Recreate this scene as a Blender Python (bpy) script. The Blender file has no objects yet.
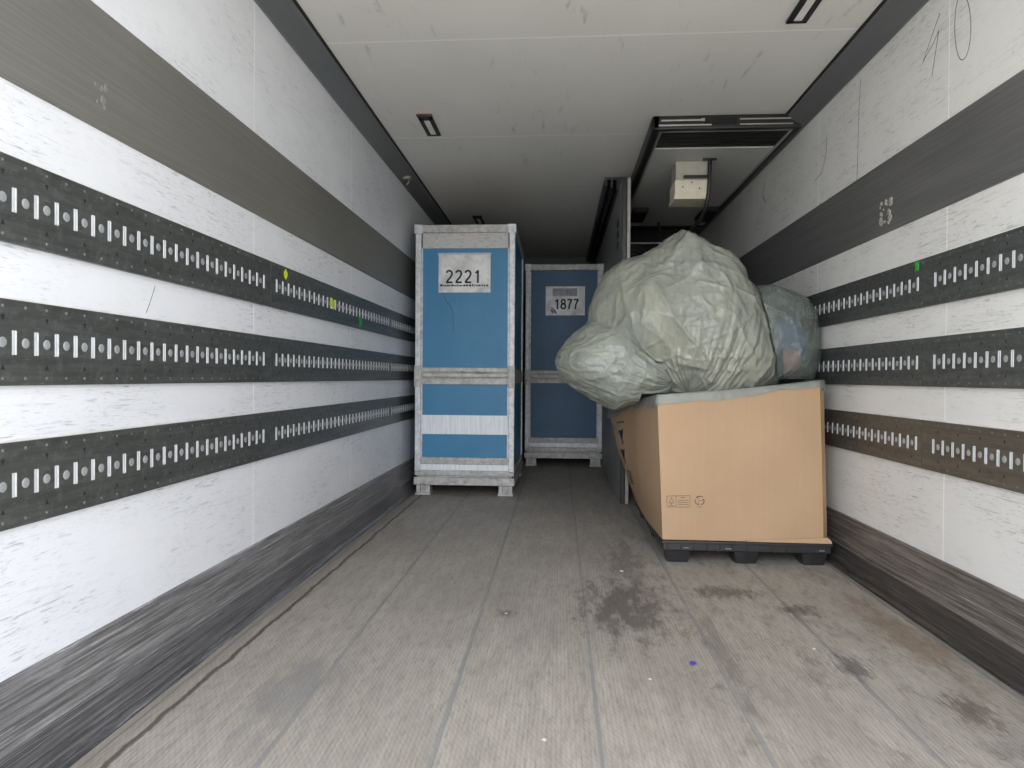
import bpy, bmesh, math, random
import numpy as np
from mathutils import Vector, Matrix
random.seed(4)
S = bpy.context.scene
C = S.collection

# ------------------------------------------------------------------ camera
H_CAM = 0.906
cd = bpy.data.cameras.new('camera')
cam = bpy.data.objects.new('camera', cd); C.objects.link(cam)
cd.sensor_width = 36.0; cd.lens = 684.0*36/1024; cd.clip_start = 0.01; cd.clip_end = 300
yw, pt, rl = (math.radians(a) for a in (3.9069, -0.5384, 0.3594))
F = Vector((-math.sin(yw)*math.cos(pt), math.cos(yw)*math.cos(pt), math.sin(pt)))
Rt = Vector((math.cos(yw), math.sin(yw), 0)); Up = Rt.cross(F)
Rr = Rt*math.cos(rl)+Up*math.sin(rl); Ur = -Rt*math.sin(rl)+Up*math.cos(rl)
m = Matrix((Rr, Ur, -F)).transposed().to_4x4(); m.translation = (0, 0, H_CAM)
cam.matrix_world = m
S.camera = cam
def ray_y(x, y, Y):                      # where the sight line through a photo point meets the plane at depth Y
    d = F+Rr*((x-512)/684)-Ur*((y-384)/684); t = Y/d.y
    return (d.x*t, H_CAM+d.z*t)

# ------------------------------------------------------------------ light
Y_OPEN = 0.45
S.view_settings.view_transform = 'Standard'; S.view_settings.look = 'None'
S.view_settings.gamma = 1; S.view_settings.use_curve_mapping = False
S.view_settings.exposure = 0.0
W = bpy.data.worlds.new('overcast_sky'); S.world = W; W.use_nodes = True
wn = W.node_tree.nodes; wl = W.node_tree.links; wn.clear()
wo = wn.new('ShaderNodeOutputWorld'); bg = wn.new('ShaderNodeBackground')
tc = wn.new('ShaderNodeTexCoord'); sx = wn.new('ShaderNodeSeparateXYZ')
mr = wn.new('ShaderNodeMapRange'); mr.inputs[1].default_value = -0.05; mr.inputs[2].default_value = 0.9
mr.inputs[3].default_value = 1.35; mr.inputs[4].default_value = 0.8
wl.new(tc.outputs['Generated'], sx.inputs[0]); wl.new(sx.outputs[2], mr.inputs[0])
ml = wn.new('ShaderNodeMath'); ml.operation = 'MULTIPLY'; ml.inputs[1].default_value = 4.25
wl.new(mr.outputs[0], ml.inputs[0])
bg.inputs[0].default_value = (0.95, 0.975, 1.03, 1); wl.new(ml.outputs[0], bg.inputs[1]); wl.new(bg.outputs[0], wo.inputs[0])
pl = bpy.data.lights.new('door_portal', 'AREA'); pl.shape = 'RECTANGLE'; pl.size = 2.6; pl.size_y = 2.44
pl.cycles.is_portal = True
po = bpy.data.objects.new('door_portal', pl); C.objects.link(po)
po.location = (0.108, Y_OPEN, 1.22); po.rotation_euler = (math.radians(90), 0, 0)
sl = bpy.data.lights.new('hazy_sun', 'SUN'); sl.energy = 0.7; sl.angle = math.radians(50); sl.color = (1.0, 1.0, 1.0)
so = bpy.data.objects.new('hazy_sun', sl); C.objects.link(so)
so.rotation_euler = Vector((0.05, 1.0, -0.22)).to_track_quat('-Z', 'Y').to_euler()

# ------------------------------------------------------------------ materials
class NT:
    def __init__(s, name):
        s.m = bpy.data.materials.new(name); s.m.use_nodes = True
        s.n = s.m.node_tree.nodes; s.l = s.m.node_tree.links
        s.b = s.n['Principled BSDF']
        s.tc = s.n.new('ShaderNodeTexCoord')
    def con(s, v, sock):
        if hasattr(v, 'is_linked'): s.l.new(v, sock)
        elif isinstance(v, (tuple, list)) and len(v) == 3 and len(sock.default_value) == 4: sock.default_value = (*v, 1)
        else: sock.default_value = v
    def math(s, op, a, b=None, c=None, clamp=False):
        n = s.n.new('ShaderNodeMath'); n.operation = op; n.use_clamp = clamp
        for i, v in enumerate((a, b, c)):
            if v is not None: s.con(v, n.inputs[i])
        return n.outputs[0]
    def mapped(s, scale=(1, 1, 1), loc=(0, 0, 0), src=None):
        n = s.n.new('ShaderNodeMapping'); s.l.new(src or s.tc.outputs['Object'], n.inputs[0])
        n.inputs['Scale'].default_value = scale; n.inputs['Location'].default_value = loc
        return n.outputs[0]
    def noise(s, vec, scale=5, detail=4, rough=0.5, dist=0):
        n = s.n.new('ShaderNodeTexNoise'); s.l.new(vec, n.inputs['Vector'])
        n.inputs['Scale'].default_value = scale; n.inputs['Detail'].default_value = detail
        n.inputs['Roughness'].default_value = rough; n.inputs['Distortion'].default_value = dist
        return n.outputs[0]
    def ramp(s, v, a, b, lo=0.0, hi=1.0):
        n = s.n.new('ShaderNodeMapRange'); n.clamp = True
        for i, q in enumerate((v, a, b, lo, hi)): s.con(q, n.inputs[i])
        return n.outputs[0]
    def mix(s, f, a, b, mode='MIX'):
        n = s.n.new('ShaderNodeMix'); n.data_type = 'RGBA'; n.blend_type = mode
        s.con(f, n.inputs[0]); s.con(a, n.inputs[6]); s.con(b, n.inputs[7]); return n.outputs[2]
    def xyz(s):
        n = s.n.new('ShaderNodeSeparateXYZ'); s.l.new(s.tc.outputs['Object'], n.inputs[0]); return n.outputs
    def bump(s, h, strength=0.3, dist=0.01):
        n = s.n.new('ShaderNodeBump'); n.inputs['Strength'].default_value = strength; n.inputs['Distance'].default_value = dist
        s.l.new(h, n.inputs['Height']); s.l.new(n.outputs[0], s.b.inputs['Normal'])
    def done(s, col, rough=0.6, metal=0.0, spec=0.5):
        s.con(col, s.b.inputs['Base Color']); s.con(rough, s.b.inputs['Roughness'])
        s.con(metal, s.b.inputs['Metallic']); s.b.inputs['Specular IOR Level'].default_value = spec
        return s.m
def lin(r, g, b): return tuple(((c/255)/12.92 if c/255 < .04045 else ((c/255+.055)/1.055)**2.4) for c in (r, g, b))

def line_mask(n, coord, origin, pitch, width, warp=None):   # 1 on thin lines repeating every pitch
    v = n.math('SUBTRACT', coord, origin)
    if warp is not None: v = n.math('ADD', v, warp)
    v = n.math('DIVIDE', v, pitch); v = n.math('ADD', v, 0.5); v = n.math('FRACT', v); v = n.math('SUBTRACT', v, 0.5)
    v = n.math('ABSOLUTE', v); v = n.math('MULTIPLY', v, pitch)
    return n.ramp(v, width*0.35, width*0.65, 1, 0)

def wall_mat(name, base, amount, seed):
    n = NT(name); x = n.xyz()
    big = n.noise(n.mapped((1, 1.3, 2.6), (0, seed, 3)), 1.5, 4, 0.65)
    gate = n.ramp(big, 0.38, 0.6)
    st = n.noise(n.mapped((1, 13, 150), (seed, 0, 0)), 1.0, 5, 0.7)
    st2 = n.noise(n.mapped((1, 30, 260), (seed, 4, 7)), 1.0, 4, 0.7)
    lng = n.noise(n.mapped((1, 3.0, 90), (seed, 8, 2)), 1.0, 5, 0.7)
    dia = n.noise(n.mapped((1, 9, 26), (seed, 2, 5)), 1.0, 5, 0.75, 0.8)
    m1 = n.math('MULTIPLY', n.ramp(st, 0.565, 0.66), gate)
    m2 = n.math('MULTIPLY', n.ramp(st2, 0.57, 0.68), n.ramp(big, 0.38, 0.6, 0.12, 0.9))
    m4 = n.math('MULTIPLY', n.ramp(lng, 0.57, 0.67), n.ramp(big, 0.45, 0.62, 0.1, .6))
    m5 = n.math('MULTIPLY', n.ramp(dia, 0.60, 0.72), n.ramp(big, 0.5, 0.6, 0.05, .6))
    spots = n.noise(n.mapped((1, 1, 1), (0, 0, seed)), 26, 4, 0.6)
    m3 = n.ramp(spots, 0.70, 0.76)
    dirt = n.math('MAXIMUM', m1, n.math('MULTIPLY', m2, 0.75))
    dirt = n.math('MAXIMUM', dirt, n.math('MAXIMUM', m4, m5))
    dirt = n.math('MAXIMUM', dirt, n.math('MULTIPLY', m3, 0.5))
    dirt = n.math('MULTIPLY', dirt, amount)
    c = n.mix(n.ramp(big, 0.3, 0.75, 0, 0.16), base, tuple(v*0.62 for v in base))
    c = n.mix(dirt, c, lin(78, 78, 76))
    seam = line_mask(n, x[1], 2.60, 1.25, 0.007)
    c = n.mix(n.math('MULTIPLY', seam, 0.8), c, tuple(min(1, v*1.35) for v in base))
    n.bump(n.math('SUBTRACT', n.math('MULTIPLY', seam, 1.0), n.math('MULTIPLY', dirt, 0.6)), 0.25, 0.003)
    return n.done(c, 0.42)
M = {}
M['wall_left'] = wall_mat('white_grp_panel', lin(231, 234, 240), 0.5, 1.3)
M['wall_right'] = wall_mat('scuffed_white_grp_panel', lin(229, 229, 227), 0.62, 5.1)

n = NT('ceiling_panel'); x = n.xyz()
big = n.noise(n.mapped((1.2, .8, 1)), 2.0, 4, .6)
sc = n.noise(n.mapped((9, 1.4, 1)), 2.6, 5, .65, .5)
c = n.mix(n.ramp(big, .35, .75, 0, .3), lin(232, 231, 228), lin(214, 212, 208))
c = n.mix(n.math('MULTIPLY', n.math('MULTIPLY', n.ramp(sc, .60, .72), n.ramp(big, .45, .65)), .5), c, lin(110, 108, 104))
seam = line_mask(n, x[1], 3.10, 1.25, .011)
c = n.mix(n.math('MULTIPLY', seam, .9), c, lin(250, 249, 247))
n.bump(seam, .2, .002)
M['ceiling'] = n.done(c, .6)

n = NT('ribbed_floor'); x = n.xyz()
warp = n.math('MULTIPLY', n.math('SUBTRACT', n.noise(n.mapped((2, 3, 1)), 3, 3), .5), .008)
seam = line_mask(n, x[0], .109, .403, .013, warp)
st = n.noise(n.mapped((9, 1.6, 1)), 2.2, 8, .75)
st2 = n.noise(n.mapped((60, 9.0, 1), (3, 1, 0)), 1.6, 6, .75)
big = n.noise(n.mapped((1.2, 1, 1), (0, 2, 0)), 1.4, 4, .6)
c = n.mix(n.ramp(st, .3, .7), lin(150, 144, 136), lin(185, 179, 170))
c = n.mix(n.ramp(st2, .5, .7, 0, .6), c, lin(108, 102, 97))
c = n.mix(n.ramp(big, .42, .72, 0, .5), c, lin(138, 131, 126))
right = n.ramp(x[0], .1, .45)
pat = n.noise(n.mapped((5.5, 2.2, 1), (7, 3.2, 0)), 1.8, 7, .78, .3)
c = n.mix(n.math('MULTIPLY', n.ramp(pat, .53, .68, 0, .55), right), c, lin(72, 68, 66))
cr = n.noise(n.mapped((6, 5, 1), (1, 0, 0)), 1.7, 5, .6, 1.4)
crk = n.ramp(n.math('ABSOLUTE', n.math('SUBTRACT', cr, .5)), 0, .010, 1, 0)
gate = n.ramp(n.noise(n.mapped((1.6, 1.3, 1), (4, 0, 0)), 2, 2), .56, .66)
c = n.mix(n.math('MULTIPLY', n.math('MULTIPLY', crk, gate), n.math('MULTIPLY', right, .7)), c, lin(50, 47, 45))
wvx = n.n.new('ShaderNodeTexWave'); wvx.bands_direction = 'X'; wvx.inputs['Scale'].default_value = 26
wvx.inputs['Distortion'].default_value = .5; wvx.inputs['Detail'].default_value = 2; n.l.new(n.mapped(), wvx.inputs[0])
rib = wvx.outputs['Fac']
wvd = n.n.new('ShaderNodeTexWave'); wvd.bands_direction = 'DIAGONAL'; wvd.inputs['Scale'].default_value = 40
wvd.inputs['Distortion'].default_value = .3; n.l.new(n.mapped((1, .6, 0)), wvd.inputs[0])
c = n.mix(n.ramp(rib, .0, .45, .20, 0), c, lin(100, 95, 90))
c = n.mix(n.ramp(wvd.outputs['Fac'], .0, .5, .12, 0), c, lin(95, 90, 86))
c = n.mix(n.math('MULTIPLY', seam, n.ramp(big, .3, .7, .75, .35)), c, lin(118, 124, 128))
def blob(cx, cy, rx, ry, k, dark, gain=.6, sc=7):     # a worn-in dirty patch with a ragged outline
    dx = n.math('DIVIDE', n.math('SUBTRACT', x[0], cx), rx); dy = n.math('DIVIDE', n.math('SUBTRACT', x[1], cy), ry)
    d = n.math('SQRT', n.math('ADD', n.math('MULTIPLY', dx, dx), n.math('MULTIPLY', dy, dy)))
    w = n.noise(n.mapped((2.6, .8, 1), (k, k*2, 0)), sc, 7, .75)
    v = n.math('ADD', d, n.math('MULTIPLY', n.math('SUBTRACT', w, .5), 4.2))
    return n.mix(n.ramp(v, .35, 1.0, gain, 0), c, dark)
c = blob(.27, 2.72, .20, .42, 1, lin(78, 74, 71), .75)
c = blob(.34, 3.35, .12, .5, 2, lin(84, 80, 77), .5)
c = blob(.72, 2.95, .16, .10, 3, lin(58, 54, 50), .6, 18)
c = blob(.95, 2.75, .10, .08, 4, lin(52, 46, 40), .6, 18)
c = blob(.93, 2.22, .06, .12, 5, lin(64, 60, 56), .6, 18)
c = blob(1.14, 1.95, .07, .12, 6, lin(70, 58, 46), .6, 18)
c = blob(1.22, 2.5, .09, .55, 7, lin(122, 100, 78), .6)
c = blob(.55, 2.3, .05, .4, 8, lin(92, 88, 84), .5)
c = blob(-.19, 2.62, .05, .06, 9, lin(80, 82, 84), .7)
c = blob(-.75, 1.9, .12, .30, 10, lin(120, 122, 124), .5)
# old dirt line beside the left kick plate, worn into the resin
edge = n.math('ADD', x[0], n.math('MULTIPLY', n.math('SUBTRACT', n.noise(n.mapped((1, 3, 1), (0, 9, 0)), 2.5, 5, .65), .5), .035))
d1 = n.ramp(n.math('ABSOLUTE', n.math('SUBTRACT', edge, -1.045)), .005, .012, 1, 0)
c = n.mix(n.math('MULTIPLY', d1, .85), c, lin(78, 68, 58))
far = n.ramp(edge, -1.075, -1.06, 1, 0)
c = n.mix(n.math('MULTIPLY', far, .45), c, lin(140, 132, 122))
d2 = n.ramp(edge, 1.31, 1.34)
c = n.mix(n.math('MULTIPLY', d2, .6), c, lin(84, 78, 72))
h = n.math('ADD', n.math('MULTIPLY', rib, .6), n.math('MULTIPLY', wvd.outputs['Fac'], .3))
h = n.math('SUBTRACT', h, n.math('MULTIPLY', seam, 1.2))
n.bump(h, .35, .003)
M['floor'] = n.done(c, n.ramp(st2, .3, .7, .5, .72))

def streak_mat(name, base, dark, light, k=1.0, rough=.45, metal=0.0, fy=1.3):
    n = NT(name)
    a = n.noise(n.mapped((8, fy*.7, 95)), 1.5, 7, .78)
    b = n.noise(n.mapped((8, fy*1.6, 260), (2, 5, 1)), 1.4, 5, .78)
    big = n.noise(n.mapped((1, .8, 1), (1, 1, 1)), 1.6, 3)
    c = n.mix(n.ramp(a, .44, .56, 0, .8*k), base, dark)
    c = n.mix(n.ramp(b, .55, .64, 0, .75*k), c, light)
    c = n.mix(n.ramp(big, .4, .7, 0, .3), c, dark)
    n.bump(a, .3, .003)
    return n.done(c, rough, metal)
M['kick'] = streak_mat('scuffed_kick_plate', lin(134, 133, 134), lin(66, 65, 67), lin(186, 186, 186), 1.0, .4, fy=2.2)
M['kick_right'] = streak_mat('scuffed_kick_plate_reflection_tint', lin(122, 116, 112), lin(50, 46, 44), lin(172, 166, 160), 1.0, .4, fy=2.2)  # brownish reflection on the right plate put into the streak colours
M['strip_left'] = streak_mat('scuffed_lower_strip', lin(104, 104, 107), lin(48, 47, 50), lin(170, 171, 173), 1.0, .35, fy=1.5)
M['strip_right'] = streak_mat('dark_lower_strip', lin(70, 67, 66), lin(30, 28, 28), lin(128, 124, 120), 1.0, .35, fy=1.5)
M['kick_edge'] = streak_mat('worn_bead', lin(130, 129, 129), lin(80, 79, 79), lin(170, 170, 170), 1.0, .4)
M['band'] = streak_mat('dark_grey_rub_board', lin(116, 115, 111), lin(94, 93, 90), lin(132, 131, 127), .55, .5)
M['band_right'] = streak_mat('charcoal_rub_board', lin(104, 104, 104), lin(74, 74, 75), lin(124, 124, 123), .7, .5)
M['cove'] = streak_mat('grey_cove_profile', lin(106, 108, 110), lin(90, 92, 94), lin(118, 120, 122), .3, .35)

n = NT('galvanised_rail'); a = n.noise(n.mapped((1, 1.6, 24)), 2.0, 6, .7, .4); b = n.noise(n.mapped(), 42, 3, .6)
c = n.mix(n.ramp(a, .35, .65), lin(66, 69, 68), lin(92, 95, 94)); c = n.mix(n.ramp(b, .5, .7, 0, .35), c, lin(120, 123, 122))
fine = n.noise(n.mapped((1, 8, 80), (0, 3, 0)), 2.0, 4, .7); c = n.mix(n.ramp(fine, .62, .72, 0, .6), c, lin(150, 152, 150))
M['rail'] = n.done(c, .42, .35)
n = NT('galvanised_rail_brown'); a = n.noise(n.mapped((1, 1.6, 24)), 2.0, 6, .7, .4); b = n.noise(n.mapped(), 36, 4, .65)
c = n.mix(n.ramp(a, .35, .65), lin(80, 76, 68), lin(104, 100, 92)); c = n.mix(n.ramp(b, .55, .72, 0, .4), c, lin(52, 50, 47))
M['rail_brown'] = n.done(c, .45, .3)
n = NT('bright_zinc'); a = n.noise(n.mapped(), 60, 4, .6)
M['slot'] = n.done(n.mix(a, lin(176, 180, 184), lin(226, 229, 232)), .45, .1)
def plain(name, col, rough=.5, metal=0., var=.12, sc=14):
    n = NT(name); a = n.noise(n.mapped(), sc, 5, .6)
    return n.done(n.mix(n.ramp(a, .3, .7), tuple(v*(1-var) for v in col), tuple(min(1, v*(1+var)) for v in col)), rough, metal)
M['stamp'] = plain('pressed_mark', lin(34, 34, 33), .6)
M['rivet'] = plain('rivet_steel', lin(118, 120, 118), .4, .5)
M['zinc'] = None
n = NT('weathered_zinc'); a = n.noise(n.mapped((1, 1, 1)), 24, 6, .7); b = n.noise(n.mapped(), 7, 5, .65)
c = n.mix(n.ramp(a, .35, .7), lin(176, 180, 184), lin(222, 225, 228)); c = n.mix(n.ramp(b, .56, .7, 0, .55), c, lin(118, 108, 98))
n.bump(a, .15, .002); M['zinc'] = n.done(c, .5, .25)
n = NT('dirty_zinc'); a = n.noise(n.mapped((1, 1, 1)), 20, 6, .7); b = n.noise(n.mapped((1, 1, 3)), 9, 6, .7)
c = n.mix(n.ramp(a, .35, .7), lin(150, 149, 147), lin(200, 199, 197)); c = n.mix(n.ramp(b, .57, .68, 0, .7), c, lin(96, 80, 68))
n.bump(a, .2, .003); M['zinc_dirty'] = n.done(c, .55, .2)
n = NT('pale_header_panel'); a = n.noise(n.mapped((3, 1, 12)), 7, 6, .75); b = n.noise(n.mapped(), 30, 4, .7)
c = n.mix(n.ramp(a, .5, .66, 0, .7), lin(188, 189, 188), lin(128, 127, 124)); c = n.mix(n.ramp(b, .62, .72, 0, .5), c, lin(225, 225, 224))
M['header'] = n.done(c, .5)
n = NT('blue_panel'); a = n.noise(n.mapped((1, 1, 1)), 3, 5, .6); b = n.noise(n.mapped((2, 1, 30)), 3, 5, .7)
c = n.mix(n.ramp(a, .3, .7), lin(44, 116, 158), lin(54, 126, 168)); c = n.mix(n.ramp(b, .66, .76, 0, .35), c, lin(40, 92, 124))
M['blue'] = n.done(c, .5)
n = NT('blue_panel_shaded'); a = n.noise(n.mapped(), 4, 5, .6); b = n.noise(n.mapped((2, 1, 2)), 16, 5, .7)
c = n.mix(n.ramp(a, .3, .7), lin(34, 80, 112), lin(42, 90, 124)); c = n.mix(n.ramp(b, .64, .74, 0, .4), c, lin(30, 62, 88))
M['blue_shaded'] = n.done(c, .5)  # darkened copy of the blue panel; weak light deep inside put into colour
n = NT('white_strip'); a = n.noise(n.mapped((14, 1, 1)), 4, 4, .6)
M['strip'] = n.done(n.mix(n.ramp(a, .3, .7), lin(206, 214, 220), lin(238, 243, 247)), .45)
n = NT('paper_sign'); a = n.noise(n.mapped(), 9, 5, .65)
M['paper'] = n.done(n.mix(n.ramp(a, .4, .75), lin(222, 223, 222), lin(160, 164, 168)), .4)
M['ink'] = plain('black_ink', lin(26, 27, 30), .6)
M['black'] = plain('black_plastic', lin(30, 30, 31), .42)
M['black_matte'] = plain('black_matte', lin(20, 20, 21), .7)
M['pallet'] = plain('black_pallet_plastic', lin(34, 34, 36), .4, 0, .25, 30)
M['alu'] = plain('aluminium', lin(190, 188, 182), .35, .6)
M['grey_post'] = plain('grey_post', lin(150, 146, 140), .45, .3)
M['diffuser'] = plain('white_diffuser', lin(232, 231, 228), .4)
M['redbrown'] = plain('red_brown_sealant', lin(92, 48, 42), .6)
M['bulkhead'] = plain('dark_bulkhead', lin(84, 86, 88), .6)
M['partition'] = streak_mat('partition_panel', lin(150, 150, 150), lin(118, 118, 118), lin(170, 170, 170), .4, .5)
M['coolpanel'] = plain('cooler_cover', lin(196, 197, 197), .5, 0, .04)
M['cream'] = plain('cream_box', lin(226, 219, 200), .5)
M['yellow'] = plain('neon_yellow', lin(214, 232, 30), .5)
M['green'] = plain('neon_green', lin(40, 170, 50), .5)
M['purple'] = plain('purple_scrap', lin(82, 60, 190), .5)
M['white'] = plain('white_crumb', lin(225, 220, 205), .6)
M['scrape'] = plain('scraped_patch', lin(168, 164, 154), .7, 0, .3, 60)
n = NT('cardboard'); a = n.noise(n.mapped((1, 1, 1)), 3, 4, .5); b = n.noise(n.mapped((120, 120, .6)), 1, 2, .5)
c = n.mix(n.ramp(a, .3, .7), lin(170, 143, 114), lin(178, 150, 121)); c = n.mix(n.ramp(b, .45, .65, 0, .1), c, lin(158, 128, 102))
n.bump(b, .08, .002); M['card'] = n.done(c, .8, 0, .2)
n = NT('cardboard_edge'); M['card_edge'] = n.done(lin(172, 143, 108), .8)
M['asphalt'] = plain('pale_bounce_yard', lin(232, 225, 208), .9)  # yard colour raised and warmed to bounce light onto the ceiling

def plastic(name, c1, c2, transp, transl, rough=.27):
    n = NT(name); a = n.noise(n.mapped(), 5, 4, .6, .8); b = n.noise(n.mapped((1, 1, 1), (3, 1, 2)), 38, 5, .65, 1.5)
    c = n.mix(n.ramp(a, .35, .68), c1, c2)
    rd = n.n.new('ShaderNodeTexNoise'); rd.noise_type = 'RIDGED_MULTIFRACTAL'; rd.inputs['Scale'].default_value = 9
    rd.inputs['Detail'].default_value = 5; rd.inputs['Roughness'].default_value = .55; rd.inputs['Distortion'].default_value = .9
    n.l.new(n.mapped((1.5, 1.2, .75)), rd.inputs['Vector'])
    h = n.math('ADD', n.math('MULTIPLY', rd.outputs[0], .55), n.math('MULTIPLY', b, .35))
    n.bump(h, .8, .022); n.done(c, rough)
    n.b.inputs['Coat Weight'].default_value = .5; n.b.inputs['Coat Roughness'].default_value = .18
    out = n.n['Material Output']
    tl = n.n.new('ShaderNodeBsdfTranslucent'); n.l.new(c, tl.inputs[0])
    m1 = n.n.new('ShaderNodeMixShader'); m1.inputs[0].default_value = transl
    n.l.new(n.b.outputs[0], m1.inputs[1]); n.l.new(tl.outputs[0], m1.inputs[2])
    last = m1.outputs[0]
    if transp:
        tp = n.n.new('ShaderNodeBsdfTransparent'); tp.inputs[0].default_value = (.86, .9, .86, 1)
        m2 = n.n.new('ShaderNodeMixShader'); m2.inputs[0].default_value = transp
        n.l.new(last, m2.inputs[1]); n.l.new(tp.outputs[0], m2.inputs[2]); last = m2.outputs[0]
    n.l.new(last, out.inputs[0]); return n.m
M['bag'] = plastic('pale_green_film', lin(164, 166, 152), lin(144, 150, 142), 0, .2)
M['bag_small'] = plastic('pale_grey_green_film', lin(160, 164, 150), lin(140, 147, 141), 0, .2)
M['bag_clear'] = plastic('clear_grey_film', lin(140, 148, 142), lin(112, 122, 118), .42, .1, .22)
M['liner'] = plastic('thin_liner_film', lin(166, 172, 166), lin(148, 155, 152), .3, .2, .28)
M['stuffing_blue'] = plastic('blue_film', lin(44, 112, 180), lin(24, 66, 116), 0, .1)
M['stuffing_pink'] = plastic('pink_film', lin(232, 160, 148), lin(214, 170, 160), 0, .1)

# ------------------------------------------------------------------ mesh helpers
class MB:
    def __init__(s): s.v = []; s.f = []; s.mi = []
    def add(s, vs, fs, mi=0):
        o = len(s.v); s.v += [tuple(v) for v in vs]; s.f += [tuple(i+o for i in f) for f in fs]; s.mi += [mi]*len(fs)
    def box(s, x0, x1, y0, y1, z0, z1, bev=0.0, mi=0):
        bm = bmesh.new(); bmesh.ops.create_cube(bm, size=1)
        for v in bm.verts:
            v.co = Vector(((x0+x1)/2+v.co.x*(x1-x0), (y0+y1)/2+v.co.y*(y1-y0), (z0+z1)/2+v.co.z*(z1-z0)))
        if bev: bmesh.ops.bevel(bm, geom=list(bm.edges), offset=bev, segments=2, affect='EDGES', profile=.5)
        s.addbm(bm, mi)
    def addbm(s, bm, mi=0):
        bm.verts.index_update(); s.add([v.co[:] for v in bm.verts], [[v.index for v in f.verts] for f in bm.faces], mi); bm.free()
    def prism_y(s, prof, y0, y1, mi=0, cuts=1):          # closed (x,z) profile swept along Y
        k = len(prof); vs = []; fs = []
        for i in range(cuts+1):
            y = y0+(y1-y0)*i/cuts; vs += [(p[0], y, p[1]) for p in prof]
        for i in range(cuts):
            for j in range(k): fs.append((i*k+j, i*k+(j+1) % k, (i+1)*k+(j+1) % k, (i+1)*k+j))
        fs.append(tuple(range(k))); fs.append(tuple(reversed([cuts*k+j for j in range(k)])))
        s.add(vs, fs, mi)
    def tube(s, pts, r, seg=8, mi=0):
        pts = [Vector(p) for p in pts]; vs = []; fs = []
        for i, p in enumerate(pts):
            t = (pts[min(i+1, len(pts)-1)]-pts[max(i-1, 0)]).normalized()
            a = t.orthogonal().normalized() if i == 0 else (a-t*a.dot(t)).normalized()
            b = t.cross(a)
            for j in range(seg):
                q = 2*math.pi*j/seg; vs.append(p+a*r*math.cos(q)+b*r*math.sin(q))
        for i in range(len(pts)-1):
            for j in range(seg): fs.append((i*seg+j, i*seg+(j+1) % seg, (i+1)*seg+(j+1) % seg, (i+1)*seg+j))
        fs.append(tuple(reversed(range(seg)))); fs.append(tuple((len(pts)-1)*seg+j for j in range(seg)))
        s.add(vs, fs, mi)
    def cyl(s, c, axis, r, h, seg=16, mi=0):
        c = Vector(c); axis = Vector(axis).normalized(); s.tube([c, c+axis*h], r, seg, mi)
    def build(s, name, mats, parent=None, smooth=False):
        me = bpy.data.meshes.new(name); me.from_pydata(s.v, [], s.f)
        bm = bmesh.new(); bm.from_mesh(me); bmesh.ops.recalc_face_normals(bm, faces=bm.faces)
        bm.to_mesh(me); bm.free()
        if not isinstance(mats, (list, tuple)): mats = [mats]
        for q in mats: me.materials.append(q)
        if len(mats) > 1: me.polygons.foreach_set('material_index', s.mi)
        if smooth: me.shade_smooth()
        o = bpy.data.objects.new(name, me); C.objects.link(o)
        if parent is not None: o.parent = parent
        return o
def root(name, loc, label, cat, group=None):
    o = bpy.data.objects.new(name, None); C.objects.link(o); o.location = loc; o.empty_display_size = .1
    return tag(o, label, cat, group)
def tag(o, label, cat, group=None):
    o['label'] = label; o['category'] = cat
    if group: o['group'] = group
    return o
def struct(o, label, cat='structure'):
    o['kind'] = 'structure'; o['label'] = label; o['category'] = cat; return o
def arc(cx, cy, rx, ry, a0, a1, k=14):
    return [(cx+rx*math.cos(math.radians(a0+(a1-a0)*i/k)), cy+ry*math.sin(math.radians(a0+(a1-a0)*i/k))) for i in range(k+1)]
GLYPH = {'2': [arc(.27, .72, .21, .22, 165, -30)+[(.36, .42), (.17, .22), (.07, .05)], [(.04, .05), (.52, .05)]],
         '1': [[(.32, .0), (.32, .97)], [(.32, .95), (.25, .84), (.13, .76)]],
         '8': [arc(.27, .74, .17, .20, 0, 360, 22), arc(.27, .28, .21, .235, 0, 360, 22)],
         '7': [[(.04, .93), (.50, .93)], [(.49, .93), (.36, .72), (.25, .42), (.19, 0)]]}
def number_obj(name, body, h, mat, parent, loc, w=.092, adv=.62):
    """plain sans digits drawn as flat strokes"""
    b = MB(); adv = h*adv; x0 = -adv*len(body)/2+.02*h
    for q, ch in enumerate(body):
        for st_ in GLYPH[ch]:
            P = [Vector((x0+q*adv+x*h, (y-.5)*h)) for x, y in st_]; hw = h*w/2*1.15; L = []; R = []
            for i, p in enumerate(P):
                t = (P[min(i+1, len(P)-1)]-P[max(i-1, 0)]).normalized(); nn = Vector((-t.y, t.x))
                L.append(p+nn*hw); R.append(p-nn*hw)
            k = len(P); vs = [(v.x, 0, v.y) for v in L+R]+[(v.x, .0012, v.y) for v in L+R]
            fs = [(i, i+1, k+i+1, k+i) for i in range(k-1)]+[(2*k+i+1, 2*k+i, 3*k+i, 3*k+i+1) for i in range(k-1)]
            fs += [(i, 2*k+i, 2*k+i+1, i+1) for i in range(k-1)]+[(k+i, k+i+1, 3*k+i+1, 3*k+i) for i in range(k-1)]
            b.add(vs, fs)
    o = b.build(name, mat, parent); o.location = loc; return o

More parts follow.
